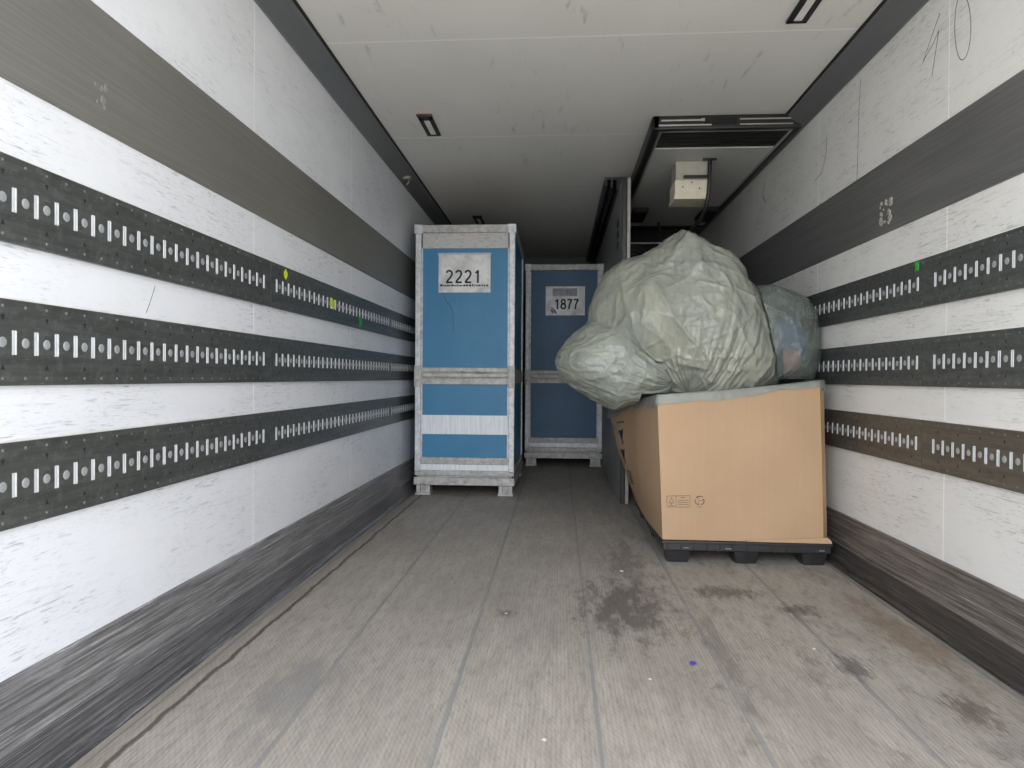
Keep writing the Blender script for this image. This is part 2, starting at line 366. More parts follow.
# ------------------------------------------------------------------ the truck body
XL, XR, ZC, Y0, Y1 = -1.191, 1.408, 2.44, Y_OPEN, 8.75
b = MB(); b.box(XL-.08, XR+.08, Y0, Y1+.08, -.12, 0, 0); struct(b.build('floor', M['floor']), 'grey brown ribbed trailer floor with long seams', 'floor')
b = MB(); b.box(XL-.08, XR+.08, Y0, Y1+.08, ZC, ZC+.08, 0); struct(b.build('ceiling', M['ceiling']), 'off white panelled trailer ceiling', 'ceiling')
b = MB(); b.box(XL-.08, XL, Y0, Y1, 0, ZC, 0); WL = struct(b.build('wall_left', M['wall_left']), 'white trailer side wall on the left', 'wall')
b = MB(); b.box(XR, XR+.08, Y0, Y1, 0, ZC, 0); WR = struct(b.build('wall_right', M['wall_right']), 'scuffed white trailer side wall on the right', 'wall')
b = MB(); b.box(XL-.08, XR+.08, Y1, Y1+.08, 0, ZC, 0); struct(b.build('wall_back', M['bulkhead']), 'dark grey front bulkhead at the far end', 'wall')
def kick(side, mat):
    xw = XL if side < 0 else XR; s = -side
    prof = [(0, .245), (.010, .243), (.012, .222), (.018, .218), (.020, .165), (.023, .162), (.026, .108), (.031, .104),
            (.034, .060), (.040, .052), (.047, .014), (.060, .004), (.066, 0), (0, 0)]
    b = MB(); b.prism_y([(xw+s*p[0], p[1]) for p in prof], Y0, Y1, cuts=2)
    o = b.build('baseboard_left' if side < 0 else 'baseboard_right', mat)
    b = MB(); b.prism_y([(xw+s*p[0], p[1]) for p in [(.02, .100), (.033, .100), (.036, .094), (.041, .052), (.050, .014), (.062, .0045), (.072, .0005), (.02, .0005)]], Y0+.01, Y1-.01, cuts=2)
    q = b.build('lower_strip', M['strip_left'] if side < 0 else M['strip_right'], o)
    b = MB(); b.prism_y([(xw+s*p[0], p[1]) for p in [(.02, .1005), (.034, .1005), (.034, .1045), (.02, .1045)]], Y0+.01, Y1-.01)
    b.build('edge_bead', M['kick_edge'], o); return o
struct(kick(-1, M['kick']), 'scuffed dark grey kick plate along the left wall', 'kick plate')
struct(kick(1, M['kick_right']), 'scuffed grey kick plate along the right wall, tinted with brown reflection', 'kick plate')
def band(side, mat, nm):
    xw = XL if side < 0 else XR; s = -side
    b = MB(); prof = [(0, 1.5395), (.006, 1.541), (.009, 1.548), (.009, 1.845), (.006, 1.852), (0, 1.8532)]
    b.prism_y([(xw+s*p[0], p[1]) for p in prof], Y0, Y1); return b.build(nm, mat)
BL = struct(band(-1, M['band'], 'trim_1'), 'broad dark grey rub board high on the left wall', 'rub board')
BR = struct(band(1, M['band_right'], 'trim_2'), 'broad charcoal rub board high on the right wall', 'rub board')
def cove(side, nm):
    xw = XL if side < 0 else XR; s = -side; e = .100
    b = MB(); b.prism_y([(xw+s*p[0], p[1]) for p in [(0, 2.363), (.012, 2.361), (e, 2.418), (e+.004, 2.428), (0, 2.428)]], Y0, Y1)
    o = b.build(nm, M['cove'])
    b = MB(); b.prism_y([(xw+s*p[0], p[1]) for p in [(e-.02, 2.428), (e+.010, 2.428), (e+.012, 2.44), (e-.02, 2.44)]], Y0, Y1)
    b.build('gap_shade_strip', M['black_matte'], o); return o  # black strip stands for the dark gap along the ceiling
CL = struct(cove(-1, 'trim_3'), 'grey corner profile between left wall and ceiling', 'corner profile')
struct(cove(1, 'trim_4'), 'grey corner profile between right wall and ceiling', 'corner profile')
# small bracket screwed under the left corner profile
t = root('cable_bracket', (-1.15, 5.02, 2.36), 'small metal bracket on the left corner profile above the nearer blue cart', 'bracket')
b = MB(); b.box(-.012, .05, -.03, .03, .008, .03, .003); b.tube([(.03, 0, .01), (.03, 0, -.015), (.01, 0, -.03)], .006, 6); b.build('clip', M['grey_post'], t)

# marks on the walls
def ribbon(name, pts, w, mat, parent, xw, s):
    b = MB()
    for (a0, a1) in zip(pts[:-1], pts[1:]):
        d = Vector((a1[0]-a0[0], a1[1]-a0[1])); L = d.length
        if L < 1e-6: continue
        nrm = Vector((-d.y, d.x))/L*w/2
        q = [(a0[0]-nrm.x, a0[1]-nrm.y), (a1[0]-nrm.x, a1[1]-nrm.y), (a1[0]+nrm.x, a1[1]+nrm.y), (a0[0]+nrm.x, a0[1]+nrm.y)]
        b.add([(xw+s*.0006, y, z) for y, z in q]+[(xw-s*.0002, y, z) for y, z in q], [(0, 1, 2, 3), (7, 6, 5, 4), (0, 4, 5, 1), (1, 5, 6, 2), (2, 6, 7, 3), (3, 7, 4, 0)])
    return b.build(name, mat, parent)
def ray_x(x, y, X):
    d = F+Rr*((x-512)/684)-Ur*((y-384)/684); t = X/d.x
    return (d.y*t, H_CAM+d.z*t)
M['scratch'] = plain('dark_scratch', lin(92, 92, 90), .7)
def wr(pts): return [ray_x(x, y, XR) for x, y in pts]
ribbon('scuff_mark', wr([(960+9*math.sin(q)*(1 if q < math.pi else .8)+2, 27-33*math.cos(q)) for q in [2*math.pi*i/28+.5 for i in range(27)]]), .003, M['scratch'], WR, XR, -1)
ribbon('scuff_mark', wr([(940, 13), (934, 30), (923, 62), (934, 42), (939, 30), (936, 50), (932, 76)]), .003, M['scratch'], WR, XR, -1)
ribbon('scuff_mark', wr([(861, 78), (859, 110), (858, 145), (857, 180)]), .003, M['scratch'], WR, XR, -1)
ribbon('scuff_mark', wr([(827, 135), (826, 155), (822, 172), (815, 181)]), .003, M['scratch'], WR, XR, -1)
ribbon('scuff_mark', wr([(765, 182), (763, 195), (766, 203), (762, 196)]), .003, M['scratch'], WR, XR, -1)
ribbon('scuff_mark', [ray_x(x, y, XL) for x, y in [(155, 286), (152, 296), (148, 308), (146, 313)]], .002, M['scratch'], WL, XL, 1)
def patch(name, cy, cz, ry, rz, mat, parent, xw, s, seed, k=9, th=.001):
    rnd = random.Random(seed); b = MB(); N = 14
    for j in range(k):
        oy = cy+rnd.uniform(-ry, ry); oz = cz+rnd.uniform(-rz, rz); rr = rnd.uniform(.08, .34)
        P = [(oy+ry*rr*math.cos(2*math.pi*i/N)*rnd.uniform(.5, 1.2), oz+rz*rr*math.sin(2*math.pi*i/N)*rnd.uniform(.5, 1.2)) for i in range(N)]
        b.add([(xw+s*(th+j*.00025), y, z) for y, z in P]+[(xw-s*.0003, y, z) for y, z in P], [tuple(range(N))]+[(i, (i+1) % N, N+(i+1) % N, N+i) for i in range(N)])
    return b.build(name, mat, parent)
patch('scraped_patch', 3.05, 1.615, .055, .06, M['scrape'], BR, XR-.009, -1, 3, 16)
patch('scraped_patch', 1.69, 1.63, .02, .03, plain('faint_scrape', lin(132, 130, 125), .6), BL, XL+.009, 1, 5, 8)

# ------------------------------------------------------------------ load rails with slots
PIT = .0629
RH = .1865
def cell_bm():
    bm = bmesh.new(); h = RH
    def loop(pts):
        vs = [bm.verts.new((p[0], p[1], 0)) for p in pts]
        return [bm.edges.new((vs[i], vs[(i+1) % len(vs)])) for i in range(len(vs))]
    E = loop([(0, 0), (PIT, 0), (PIT, h), (0, h)])
    E += loop([(PIT*.5-.0075, h/2-.027), (PIT*.5+.0075, h/2-.027), (PIT*.5+.0075, h/2+.027), (PIT*.5-.0075, h/2+.027)])
    bmesh.ops.triangle_fill(bm, edges=bm.edges[:], use_beauty=True)
    # drop the face that fills the slot
    for f in list(bm.faces):
        c = f.calc_center_median()
        if abs(c.x-PIT*.5) < .0074 and abs(c.y-h/2) < .0269: bm.faces.remove(f)
    bm.verts.index_update()
    r = ([(v.co.x, v.co.y) for v in bm.verts], [[v.index for v in f.verts] for f in bm.faces]); bm.free(); return r
CV, CF = cell_bm()
def make_rail(side, z0, ya, yb, first, nslot, label, group, mat):
    xw = XL if side < 0 else XR; s = -side; T = .011
    o = root('load_rail', (xw, (ya+yb)/2, z0), label, 'load rail', group)
    cy = (ya+yb)/2; b = MB()
    def P(y, z, d): return (s*d, y-cy, z)
    s0 = first-PIT/2
    for k in range(nslot):
        y = s0+k*PIT
        b.add([P(y+v[0], v[1], T) for v in CV], CF)
        ym, zm = y+PIT/2, RH/2
        q = [(ym-.0075, zm-.027), (ym+.0075, zm-.027), (ym+.0075, zm+.027), (ym-.0075, zm+.027)]
        b.add([P(a, c, T) for a, c in q]+[P(a, c, .002) for a, c in q], [(i, (i+1) % 4, 4+(i+1) % 4, 4+i) for i in range(4)], 2)
        bar = []                          # bright worn lip bent out of the slot
        for zz in (zm-.0265, zm-.024, zm+.024, zm+.0265):
            e = .6 if abs(zz-zm) > .025 else 1
            for u, dd in ((-.0075, .004), (-.004, T+.0006*e), (-.001, T+.0022*e), (.0025, T+.0032*e), (.0055, T+.0015*e), (.0068, T-.002)): bar.append(P(ym+u, zz, dd))
        b.add(bar, [(r_*6+i, r_*6+i+1, r_*6+i+7, r_*6+i+6) for r_ in range(3) for i in range(2, 5)], 5)
        b.add(bar, [(r_*6+i, r_*6+i+1, r_*6+i+7, r_*6+i+6) for r_ in range(3) for i in range(2)]+[(0, 1, 2, 3, 4, 5), (18, 19, 20, 21, 22, 23)], 1)
        # domed round boss between two slots, bright from wear
        if k:
            N = 12; yy = y
            ring = [P(yy+.0115*math.cos(2*math.pi*i/N), zm+.0115*math.sin(2*math.pi*i/N), T+.0003) for i in range(N)]
            ring2 = [P(yy+.0075*math.cos(2*math.pi*i/N), zm+.0075*math.sin(2*math.pi*i/N), T+.0018) for i in range(N)]
            b.add(ring+ring2, [(i, (i+1) % N, N+(i+1) % N, N+i) for i in range(N)]+[tuple(range(N, 2*N))], 1)
        for dz in (-.078, .078):          # rivets
            N = 8; ring = [P(y+.0045*math.cos(2*math.pi*i/N), zm+dz+.0045*math.sin(2*math.pi*i/N), T+.0003) for i in range(N)]
            b.add(ring+[P(y, zm+dz, T+.003)], [(i, (i+1) % N, N) for i in range(N)], 3)
        if k % 2:
            for sg in (1, -1):            # pressed arrow marks
                zz = zm+sg*.052; tri = [(-.006, sg*.007), (.006, sg*.007), (0, -sg*.006)]
                b.add([P(y+u, zz+w, T+.0004) for u, w in tri], [(0, 1, 2)], 4)
    # plain ends, bent flanges above and below
    for a, c in ((ya, s0), (s0+nslot*PIT, yb)):
        if c-a > .001: b.add([P(a, 0, T), P(c, 0, T), P(c, RH, T), P(a, RH, T)], [(0, 1, 2, 3)])
    b.add([P(ya, 0, T), P(yb, 0, T), P(yb, 0, 0), P(ya, 0, 0)], [(0, 1, 2, 3)])
    b.add([P(ya, RH, T), P(yb, RH, T), P(yb, RH, 0), P(ya, RH, 0)], [(0, 1, 2, 3)])
    b.add([P(ya, 0, T), P(ya, RH, T), P(ya, RH, 0), P(ya, 0, 0)], [(0, 1, 2, 3)])
    b.add([P(yb, 0, T), P(yb, RH, T), P(yb, RH, 0), P(yb, 0, 0)], [(0, 1, 2, 3)])
    b.build('rail_plate', [mat, M['boss'], M['slot_edge'], M['rivet'], M['stamp'], M['slot']], o)
    b = MB(); x = sorted((0.0003*s, .0035*s)); b.box(x[0], x[1], ya-cy+.004, yb-cy-.004, RH/2-.045, RH/2+.045)
    b.build('slot_backing', M['slot'], o)
    b = MB(); x = sorted((0, .004*s)); b.box(x[0], x[1], ya-cy, yb-cy, RH, RH+.006); b.build('sealant_bead', M['diffuser'], o)
    return o
M['boss'] = plain('worn_boss', lin(168, 171, 174), .4, .3)
M['slot_edge'] = plain('slot_edge', lin(96, 98, 98), .4, .4)
ZR = {'upper': 1.1905, 'middle': .8815, 'lower': .572}
rails = {}
for side, sn in ((-1, 'left'), (1, 'right')):
    for k, (hn, z0) in enumerate(ZR.items()):
        mt = M['rail_brown'] if (side > 0 and hn == 'lower') else M['rail']
        dz = 0 if side < 0 else (-.003, 0, -.006)[k]
        secs = [(.80, 2.732, 2.673-29*PIT, 30, 'nearest'), (2.738, 4.728, 2.797, 31, 'second')]
        if side < 0: secs.append((4.734, 6.72, 4.778, 31, 'farthest'))
        for ya, yb, f_, nn, nm in secs:
            where = {'nearest': 'nearest section', 'second': 'second section, past the joint', 'farthest': 'short far section beside the blue cart'}[nm]
            rails[sn, hn, nm] = make_rail(side, z0+dz, ya, yb, f_-(.006 if side < 0 else .02), nn, f'slotted steel load rail on {sn} wall, {hn} row, {where}', f'slotted load rails on the {sn} wall', mt)
def sticker(rail, py, pz, pts, mat, xw, s):
    o = rails[rail]; b = MB()
    P = [(xw+s*.0125-o.location.x, py+u-o.location.y, pz+v-o.location.z) for u, v in pts]; Q = [(p[0]-s*.0012, p[1], p[2]) for p in P]; k = len(P)
    b.add(P+Q, [tuple(range(k))]+[(i, (i+1) % k, k+(i+1) % k, k+i) for i in range(k)])
    st = b.build('sticker', mat, o); return st
dm = [(-.02, .008), (0, .024), (.022, .006), (.014, -.008), (.002, -.022), (-.014, -.012)]
sticker(('left', 'upper', 'second'), 2.885, 1.345, dm, M['yellow'], XL, 1)['label'] = 'neon yellow sticker'
sticker(('left', 'upper', 'second'), 3.50, 1.285, [(-.035, .028), (-.006, .03), (0, .01), (.03, .026), (.036, -.02), (.006, -.03), (-.02, -.006), (-.036, -.026)], M['yellow'], XL, 1)['label'] = 'torn yellow sticker'
sticker(('left', 'upper', 'second'), 3.99, 1.235, [(-.03, .03), (.03, .02), (.05, -.01), (.0, -.04), (-.01, 0)], M['green'], XL, 1)['label'] = 'green sticker'
sticker(('right', 'upper', 'second'), 2.785, 1.352, [(-.016, .004), (-.004, .024), (.004, .014), (.018, .02), (.008, -.002), (.016, -.022), (0, -.012), (-.012, -.02)], M['green'], XR, -1)['label'] = 'torn green sticker'

# ------------------------------------------------------------------ partition and its ceiling track
b = MB(); b.box(.448, .500, 4.985, Y1, .004, 2.344, .002)
pw = struct(b.build('wall_center', M['partition']), 'lengthwise partition wall between the two compartments', 'wall')
b = MB(); b.box(.480, .506, 4.950, 4.985, 0.002, 2.344, .004); b.build('end_post', M['grey_post'], pw); b = MB(); b.box(.446, .4795, 4.963, 4.985, 0.002, 2.344, .004); b.build('edge_seal', M['black'], pw)
b = MB()
for z in (1.9, 1.98, 2.06): b.box(.438, .449, 5.25, 5.34, z, z+.05, .004)
b.build('latch', M['black'], pw)
b = MB()
b.prism_y([(.34, 2.44), (.34, 2.385), (.36, 2.375), (.36, 2.42), (.43, 2.42), (.43, 2.345), (.51, 2.345), (.51, 2.44)], 5.27, Y1)
b.box(.385, .40, 5.27, Y1, 2.36, 2.42)
struct(b.build('trim_5', M['black']), 'dark ceiling track above the partition wall', 'track')

# ------------------------------------------------------------------ blue carts
def make_cart(name, loc, label, number, near, w=.80, d=1.2):
    o = root(name, loc, label, 'cart', 'blue panelled roll carts'); H = 2.07
    zm, bl = (M['zinc'], M['blue']) if near else (M['zinc'], M['blue_shaded'])
    p = .044
    for xx in (0, w-p):
        for yy in (0, d-p):
            b = MB(); b.box(xx, xx+p, yy, yy+p, .175, H-.06, .005)
            if yy == 0:
                b.box(xx+(p if xx == 0 else -.012), xx+(p+.012 if xx == 0 else 0), .012, .03, .2, H-.07, .002)
            b.build('post', zm, o)
    b = MB(); b.box(-.004, w+.004, -.004, .042, H-.062, H, .006); b.box(-.004, w+.004, d-.042, d+.004, H-.062, H, .006)
    b.box(-.004, .042, .042, d-.042, H-.062, H, .006); b.box(w-.042, w+.004, .042, d-.042, H-.062, H, .006)
    b.box(.04, w-.04, .04, d-.04, H-.03, H-.012)
    b.build('top_frame', M['zinc_dirty'], o)
    for xx in (0, w-.05):
        b = MB(); b.box(xx-.008, xx+.058, -.009, -.003, H-.066, H+.002, .002); b.cyl((xx+.025, -.009, H-.03), (0, -1, 0), .008, .004, 8); b.build('corner_bracket', zm, o)
    top = H-.175 if near else H-.062
    if near:
        b = MB(); b.box(p, w-p, .012, .03, H-.178, H-.055, .003); b.build('header_panel', M['header'], o)
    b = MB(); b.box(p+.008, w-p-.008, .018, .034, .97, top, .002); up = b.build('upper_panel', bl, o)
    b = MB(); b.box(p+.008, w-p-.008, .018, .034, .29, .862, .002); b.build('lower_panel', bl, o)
    b = MB(); b.box(p-.002, w-p+.002, .004, .034, .945, .980, .004); b.box(p-.01, w-p+.01, -.004, .03, .905, .938, .006)
    b.box(p-.002, w-p+.002, .004, .034, .850, .895, .004); b.box(p, w-p, .02, .032, .86, .97); b.build('middle_rail', M['zinc_dirty'], o)
    for xx in (-.004, w-.05):
        b = MB(); b.box(xx, xx+.054, -.012, -.001, .83, .995, .003)
        for z in (.86, .96): b.cyl((xx+.027, -.012, z), (0, -1, 0), .008, .005, 8)
        b.build('hinge_plate', M['zinc_dirty'], o)
    b = MB(); b.box(p-.002, w-p+.002, .0, .034, .238, .292, .006); b.box(p-.01, w-p+.01, -.006, .02, .262, .276, .004); b.build('lower_rail', M['zinc_dirty'], o)
    b = MB(); b.box(p, w-p, .006, .03, .192, .238, .003); b.build('skirt_panel', M['strip'] if near else zm, o)
    b = MB()
    for z0, z1, e in ((.150, .192, .0), (.078, .138, .006)):
        b.box(-e, w+e, -e, .05, z0, z1, .006); b.box(-e, w+e, d-.05, d+e, z0, z1, .006)
        b.box(-e, .05, .05, d-.05, z0, z1, .006); b.box(w-.05, w+e, .05, d-.05, z0, z1, .006)
    b.box(.02, w-.02, .02, d-.02, .135, .152); b.build('base_frame', M['zinc_dirty'], o)
    for xx in (.0, w-.13):
        for yy in (.0, d-.13):
            b = MB(); b.box(xx+.005, xx+.125, yy+.002, yy+.13, 0, .018, .003); b.box(xx+.012, xx+.045, yy+.008, yy+.12, .016, .08, .004); b.box(xx+.085, xx+.118, yy+.008, yy+.12, .016, .08, .004)
            b.box(xx+.04, xx+.09, yy+.03, yy+.11, .016, .08)
            b.build('foot', M['zinc_dirty'], o)
    for xx in (.012, w-.028):
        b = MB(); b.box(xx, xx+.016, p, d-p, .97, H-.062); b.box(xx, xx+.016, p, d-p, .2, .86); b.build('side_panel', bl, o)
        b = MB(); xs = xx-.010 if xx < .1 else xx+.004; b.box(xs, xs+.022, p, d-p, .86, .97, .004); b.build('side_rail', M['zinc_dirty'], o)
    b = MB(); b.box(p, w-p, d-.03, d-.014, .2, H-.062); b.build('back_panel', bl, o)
    if near:
        b = MB(); b.box(p+.008, w-p-.008, .0125, .0185, .468, .615, .002)
        for i in range(6): b.cyl((p+.05+i*.115, .0125, .598), (0, -1, 0), .004, .002, 6); b.cyl((p+.05+i*.115, .0125, .485), (0, -1, 0), .004, .002, 6)
        b.build('white_strip', M['strip'], o)
    # laminated number sheet
    if near: sx0, sx1, sz0, sz1 = .177, .577, 1.555, 1.855
    else: sx0, sx1, sz0, sz1 = .205, .607, 1.548, 1.845
    b = MB(); nx, nz = 12, 8; vs = []; fs = []
    for j in range(nz+1):
        for i in range(nx+1):
            u, v = i/nx, j/nz; vs.append((sx0+(sx1-sx0)*u, .0155-.0012*math.sin(u*5)*math.sin(v*4)-.0012*abs(u-.5), sz0+(sz1-sz0)*v))
    for j in range(nz):
        for i in range(nx): a = j*(nx+1)+i; fs.append((a, a+1, a+nx+2, a+nx+1))
    b.add(vs, fs); b.add([(v[0], v[1]+.0014, v[2]) for v in vs], fs)
    sg = b.build('number_sheet', M['paper'], o)
    cx = (sx0+sx1)/2; ys = .0125
    if near:
        number_obj('number', number, .100, M['ink'], sg, (cx-.002, ys-.001, sz0+.122), .125, .72)
        rnd = random.Random(2); b = MB(); x = sx0+.012
        while x < sx1-.03:                                  # one line of tiny illegible print
            ww = rnd.uniform(.006, .018); b.box(x, x+ww, ys-.0006, ys+.0006, sz0+.046, sz0+.046+rnd.uniform(.010, .016)); x += ww+rnd.uniform(.002, .008)
        b.build('small_print', M['ink'], sg)
        b = MB(); b.box(sx0-.004, sx1+.004, .010, .0145, sz1-.012, sz1+.002, .001); b.build('sheet_edge', M['header'], sg)
        b = MB(); b.tube([(.21, .0165, 1.55), (.235, .0165, 1.49), (.27, .0165, 1.455), (.29, .0165, 1.41), (.292, .0165, 1.33), (.29, .0165, 1.27)], .0022, 5); b.build('scratch', M['scratch'], up)
    else:
        number_obj('number', number, .105, M['ink'], sg, (cx+.015, ys-.001, sz0+.115), .14)
        b = MB(); rnd = random.Random(9)
        for i in range(9):
            a = (cx-.13+rnd.uniform(-.02, .03), sz0+.05+rnd.uniform(-.02, .04)); b.tube([(a[0], ys, a[1]), (a[0]+.02, ys, a[1]-.02)], .005, 5)
        b.build('ink_blot', M['ink'], sg)
        b = MB(); b.box(cx-.13, cx+.12, ys, ys+.002, sz1-.10, sz1-.02, .0005); b.build('worn_print', plain('faded_print', lin(150, 152, 155), .6, 0, .35, 40), sg)
    return o
make_cart('roll_cart', (-1.102, 5.188, 0), 'tall blue panelled metal cart with number 2221 beside the left wall', '2221', True, .766)
make_cart('roll_cart', (-.345, 7.03, 0), 'dim blue panelled metal cart with number 1877 beside the partition', '1877', False, .79)

# ------------------------------------------------------------------ ceiling lights
for k, (lx, ly, lab) in enumerate(((-.795, 3.965, 'recessed ceiling light on the left, nearer than the blue carts'), (1.003, 2.69, 'recessed ceiling light at the right near the camera'),
                                    (-.785, 6.47, 'dim recessed ceiling light above the nearer blue cart'))):
    o = root('ceiling_light', (lx, ly, ZC), lab, 'light', 'recessed ceiling lights')
    b = MB(); w, L = .043, .33
    b.box(-w, -w+.026, 0, L, -.012, -.0005, .003); b.box(w-.026, w, 0, L, -.012, -.0005, .003); b.box(-w, w, L-.02, L, -.012, -.0005, .003); b.box(-w, w, .012, .07, -.012, -.0005, .003); b.build('frame', M['black'], o)
    b = MB(); b.box(-w-.004, w+.004, -.012, .014, -.010, -.0005, .004); b.build('sealant_edge', M['redbrown'], o)
    b = MB(); b.box(-w+.02, w-.02, .06, L-.01, -.009, -.001, .002); b.build('diffuser', M['diffuser'], o)

# ------------------------------------------------------------------ flat ceiling cooler in the right compartment
o = root('ceiling_cooler', (.96, 4.05, ZC), 'flat black edged ceiling cooler above the wrapped bags', 'cooler')
x0, x1, yL = -.425, .425, 2.62; zb = -.084
b = MB()
b.box(x0, x0+.05, 0, yL, zb, -.001, .012); b.box(x1-.035, x1, 0, yL, zb, -.001, .010)
b.box(x0, x1, 0, .045, zb, -.001, .012); b.box(x0, x1, yL-.05, yL, zb, -.001, .01)
b.build('housing', M['black'], o)
b = MB(); b.box(x0+.05, x0+.28, -.006, .004, -.036, -.028, .002); b.box(x0+.28, x0+.30, -.006, .004, -.038, -.024); b.box(x0+.50, x1-.01, -.006, .004, -.034, -.027, .002)
b.box(x0+.035, x0+.34, -.006, .004, -.064, -.056, .002); b.box(x0+.50, x1-.05, -.006, .004, -.064, -.058, .002)
b.build('front_strip', M['alu'], o)
b = MB(); b.box(x0+.30, x0+.48, -.012, .004, -.055, -.02, .004)
for i in range(9): b.box(x0+.31+i*.019, x0+.32+i*.019, -.016, -.010, -.052, -.024)
b.build('front_grille', M['black_matte'], o)
b = MB(); b.box(x0+.05, x1-.035, .045, .055, zb+.002, zb+.012); b.box(x0+.05, x0+.062, .05, yL-.05, zb+.002, zb+.014); b.box(x1-.047, x1-.035, .05, yL-.05, zb+.002, zb+.014); b.build('cover_edge', M['alu'], o)
b = MB(); b.box(x0+.062, x1-.047, .36, yL-.05, zb+.006, -.02, .003); b.build('cover_panel', M['coolpanel'], o)
b = MB(); b.box(x0+.062, x1-.047, .055, .36, zb+.014, -.02)
for i in range(6): b.box(x0+.066, x1-.051, .07+i*.048, .085+i*.048, zb+.008, zb+.016, .002)
b.build('air_grille', M['black_matte'], o)
# drain box hanging from the cover
q = MB(); q.box(-.105, .105, .61, .80, zb-.13, zb+.006, .006); bk = q.build('drain_box', plain('dull_cream', lin(176, 172, 160), .6), o); bk.location.x = -.082
q = MB(); q.box(-.112, .112, .60, .82, zb-.235, zb-.12, .008); q.box(-.116, .116, .596, .824, zb-.25, zb-.222, .004); q.build('box_base', M['cream'], bk)
for sx1_, sz1_ in ((-.06, -.17), (.05, -.18), (.0, -.14)):
    q = MB(); q.cyl((sx1_, .600, zb+sz1_), (0, -1, 0), .005, .004, 8); q.build('screw', M['stamp'], bk)
q = MB()
q.tube([(.028, .56, zb+.008), (.028, .565, zb-.03), (.026, .57, zb-.12), (.022, .575, zb-.22), (.012, .60, zb-.30), (-.01, .66, zb-.37), (-.05, .78, zb-.42), (-.10, 1.0, zb-.44), (-.12, 1.4, zb-.40), (-.10, 1.9, zb-.20), (-.06, 2.3, zb-.03)], .013, 10)
q.box(-.02, .07, .55, .58, zb-.004, zb+.012, .003); q.build('hose', M['black'], o, smooth=True)
q = MB(); q.box(-.14, .03, .578, .60, zb-.115, zb-.095, .004); q.build('hose_bracket', M['black'], o)
for xx in (x0+.09, x1-.17):
    q = MB(); q.box(xx, xx+.13, 1.85, 2.25, zb-.035, zb+.012, .012); q.build('fan_shroud', M['black_matte'], o)
# deeper fan unit behind it
o = root('fan_unit', (.955, 7.0, ZC), 'black cooling fan unit deep behind the ceiling cooler', 'cooler')
b = MB(); b.box(-.43, .43, 0, .9, -.50, -.001, .02); b.build('casing', M['black_matte'], o)
b = MB(); b.box(-.42, .42, -.012, .002, -.175, -.16, .003); b.build('edge_strip', M['alu'], o)
for xx in (-.21, .21):
    b = MB(); N = 24
    for rr in (.06, .10, .14):
        b.tube([(xx+rr*math.cos(2*math.pi*i/N), -.012, -.335+rr*math.sin(2*math.pi*i/N)) for i in range(N+1)], .005, 6)
    b.box(xx-.004, xx+.004, -.016, -.008, -.475, -.195); b.box(xx-.14, xx+.14, -.016, -.008, -.339, -.331)
    b.build('fan_guard', M['black'], o)

# ------------------------------------------------------------------ pallet
o = root('plastic_pallet', (.515, 3.395, 0), 'black plastic pallet on nine feet under the big cardboard bin', 'pallet')
PW, PD = .805, 1.21
b = MB()
b.box(0, PW, 0, .035, .062, .108, .005); b.box(0, PW, PD-.035, PD, .062, .108, .005); b.box(0, .035, .03, PD-.03, .062, .108, .005); b.box(PW-.035, PW, .03, PD-.03, .062, .108, .005)
for i in range(9):
    x = .035+i*(PW-.07-.05)/8; b.box(x, x+.05, .03, PD-.03, .092, .108, .003)
for i in range(5):
    y = .2+i*.2; b.box(.03, PW-.03, y, y+.03, .07, .096)
for i in range(13):                                    # ribs showing along the front rim
    x = .02+i*.0635; b.box(x, x+.006, -.004, .002, .066, .104, .0015)
for i in range(18):
    y = .03+i*.066; b.box(-.004, .002, y, y+.006, .066, .104, .0015)
b.box(-.006, PW+.006, -.006, .01, .098, .110, .003)
b.build('deck', M['pallet'], o)
for fx in (.015, .345, .67):
    for fy in (.012, .54, 1.07):
        w2 = .062
        b = MB(); cx, cy = fx+w2, fy+w2; vs = []
        for z, r in ((0, .050), (.004, .053), (.064, .064)):
            for k in range(12):
                a = 2*math.pi*(k+.5)/12; rr = r/max(abs(math.cos(a)), abs(math.sin(a)))**.8; vs.append((cx+rr*math.cos(a), cy+rr*math.sin(a), z))
        fs = [tuple(range(11, -1, -1)), tuple(range(24, 36))]+[(q*12+i, q*12+(i+1) % 12, q*12+12+(i+1) % 12, q*12+12+i) for q in range(2) for i in range(12)]
        b.add(vs, fs); b.build('foot', M['pallet'], o)
M['pale_scuff'] = plain('pale_scuff', lin(120, 120, 122), .5)
for a0, a1 in ((.10, .125), (.30, .33), (.745, .77)):
    b = MB(); b.box(a0, a1, -.0075, -.003, .076, .081, .001); b.build('scuff', M['pale_scuff'], o)

# ------------------------------------------------------------------ cardboard bin (leaning, left side slumped)
o = root('cardboard_bin', (.91, 4.0, .11), 'large leaning cardboard pallet bin with open top full of plastic bags', 'box')
OX, OY, OZ = .91, 4.0, .11
